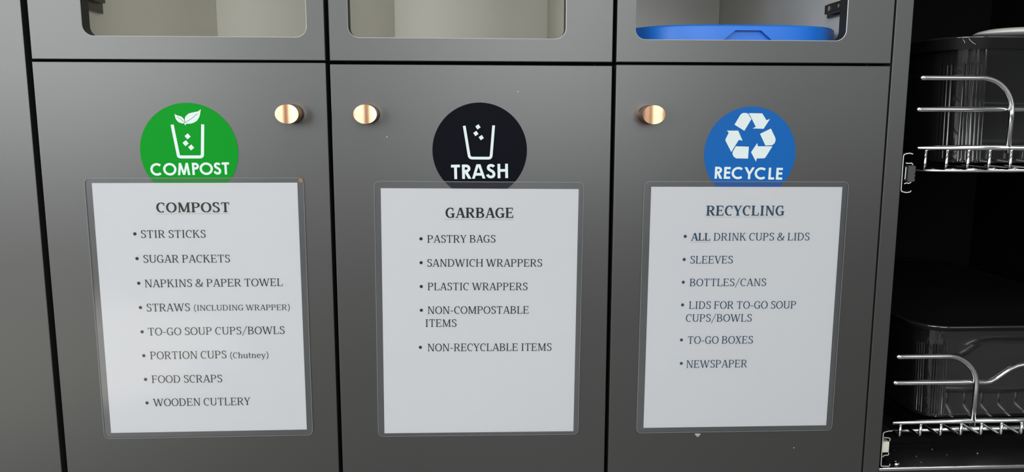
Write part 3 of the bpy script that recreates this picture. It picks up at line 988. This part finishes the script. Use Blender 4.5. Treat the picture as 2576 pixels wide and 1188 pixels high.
# ------------------------------------------------------------------ laminated lists
def sign(i, px_, pz, rot, pouch, ink, label):
    root = thing('laminated_sign', label, 'sign', (px_, -.0006, pz), 'laminated waste lists')
    root.rotation_euler = (0, -rot, 0)
    W2, H2 = .2159 / 2, .2794 / 2
    pp = box('paper', -W2, W2, -.0001, .0001, -H2, H2, M['paper'], root)
    # pouch corners given in world coordinates -> local rounded sheet
    x0, x1, z0, z1 = pouch
    film = prism('pouch', rrect(x0 - px_, x1 - px_, z0 - pz, z1 - pz, .006, 6), -.0006, .0003, M['film'], root)
    # welded rim of the pouch
    ring_o = rrect(x0 - px_, x1 - px_, z0 - pz, z1 - pz, .006, 6)
    ring_i = rrect(x0 - px_ + .0007, x1 - px_ - .0007, z0 - pz + .0007, z1 - pz - .0007, .0053, 6)
    n = len(ring_o)
    v = [(x, -.00065, z) for x, z in ring_o] + [(x, -.00065, z) for x, z in ring_i]
    obj('pouch_rim', v, [(k, (k + 1) % n, n + (k + 1) % n, n + k) for k in range(n)], M['film_rim'], film)
    for kind, s, ax, az, bx_, bz, cap in PRINT[i]:
        polys = text_polys(s, ax / 1000, az / 1000, bx_ / 1000, bz / 1000, cap / 1000, kind)
        if kind == 'H' or kind == 'b':
            e = .0012
            zz = az / 1000 - .0017
            polys.append([(ax / 1000 - e, zz - .00006), (bx_ / 1000 + e, zz - .00006), (bx_ / 1000 + e, zz + .00006), (ax / 1000 - e, zz + .00006)])
        flat('heading' if kind == 'H' else 'text_line', polys, -.0002, ink, pp, 3e-6)
    for bx_, bz in BULLETS[i]:
        flat('bullet', [[(bx_ / 1000 + x, bz / 1000 + z) for x, z in disc_data(.0018, 20)]], -.0002, ink, pp)
    return root

s1 = sign(0, -.2953, .5904, -.0004, (-.4110, -.1805, .4440, .7356), M['ink_olive'], 'laminated white list headed COMPOST, below the green sticker')
s2 = sign(1, .0086, .5833, -.0077, (-.1066, .1222, .4398, .7308), M['ink_black'], 'laminated white list headed GARBAGE, below the black sticker')
s3 = sign(2, .3054, .5844, -.0041, (.1890, .4203, .4385, .7302), M['ink_blue'], 'laminated white list headed RECYCLING, below the blue sticker')
tp_ = prism('tape_dot', disc_data(.0024, 16), -.0008, -.00068, M['amber'], s1, loc=(-.1835 + .2953, 0, .7325 - .5904))
tp_['label'] = 'small amber tape dot'
tp_.data.name = 'tape_dot'

# ------------------------------------------------------------------ crumbs and the screw on the bay floor
def crumb(x, y, s, lab):
    v = [(x + s * random.uniform(.7, 1.2) * a, y + s * random.uniform(.7, 1.2) * b_, FLZ + .0002 + s * .7 * (c + 1)) for a, b_, c in ((1, 0, 0), (0, 1, 0), (-1, 0, 0), (0, -1, 0), (0, 0, 1), (0, 0, -1))]
    f = [(0, 1, 4), (1, 2, 4), (2, 3, 4), (3, 0, 4), (1, 0, 5), (2, 1, 5), (3, 2, 5), (0, 3, 5)]
    o = obj('crumb', v, f, M['crumb'])
    tag(o, lab, 'crumb', 'crumbs on the bay floor')
for x, y, s, lab in ((.5426, .029, .0009, 'pale crumb on the black bay floor, second in line right of the screw'), (.5743, .0485, .0009, 'pale crumb on the bay floor, below the third wire of the lower basket'), (.5829, .0317, .0007, 'faint crumb on the bay floor, right of the pair of small crumbs'), (.5389, .0123, .0008, 'crumb on the bay floor nearest to the bright edge strip'), (.5257, .0484, .0005, 'smallest crumb on the bay floor, above the screw'), (.6229, .0332, .0013, 'largest and rightmost white crumb on the black bay floor')):
    crumb(x, y, s, lab)
v, f = [], []
n = 24
pr = [(.0042, 0), (.0042, .0008), (.0034, .0020), (.0018, .0026), (.0016, .0016), (0, .0016)]
for r, z in pr:
    v += [(r * math.cos(2 * math.pi * k / n), r * math.sin(2 * math.pi * k / n), z) for k in range(n)]
for i in range(len(pr) - 1):
    for k in range(n):
        k2 = (k + 1) % n
        f.append((i * n + k, i * n + k2, (i + 1) * n + k2, (i + 1) * n + k))
o = obj('screw', v, f, M['chrome'], loc=(.5075, .0115, FLZ + .0001), smooth=True)
tag(o, 'round-headed steel screw in the bay floor beside the lower slide', 'screw')

# paint chips on the grey doors
for x, z, s, lab in ((.0505, .8275, .0007, 'tiny white chip high on the middle door, above the black sticker'), (-.0905, .7790, .0008, 'tiny white chip on the middle door below its knob'), (.3760, .4170, .0008, 'tiny white chip on the right door below the recycling list')):
    o = obj('paint_chip', [(x - s * .6, -.00015, z - s), (x + s * .5, -.00015, z - s * .6), (x + s * .2, -.00015, z + s), (x - s * .3, -.00015, z + s * .7), (x, -.0005, z)], [(0, 1, 4), (1, 2, 4), (2, 3, 4), (3, 0, 4), (3, 2, 1, 0)], M['white_plastic'])
    tag(o, lab, 'chip')
# blob of dried glue under the recycling list
v, f = [], []
for j in range(5):
    ph = math.pi / 2 * j / 4
    for k in range(14):
        a = 2 * math.pi * k / 14
        rr = math.cos(ph) * (1 + .25 * math.sin(3 * a))
        v.append((.0032 * rr * math.cos(a), -.0018 * math.sin(ph), .0022 * rr * math.sin(a)))
for j in range(4):
    for k in range(14):
        f.append((j * 14 + k, j * 14 + (k + 1) % 14, (j + 1) * 14 + (k + 1) % 14, (j + 1) * 14 + k))
o = obj('glue_blob', v, f, mat('dried_glue', (.35, .34, .31), .4), loc=(.2610, -.0002, .4352), smooth=True)
tag(o, 'small blob of dried glue at the bottom edge of the recycling list', 'glue')
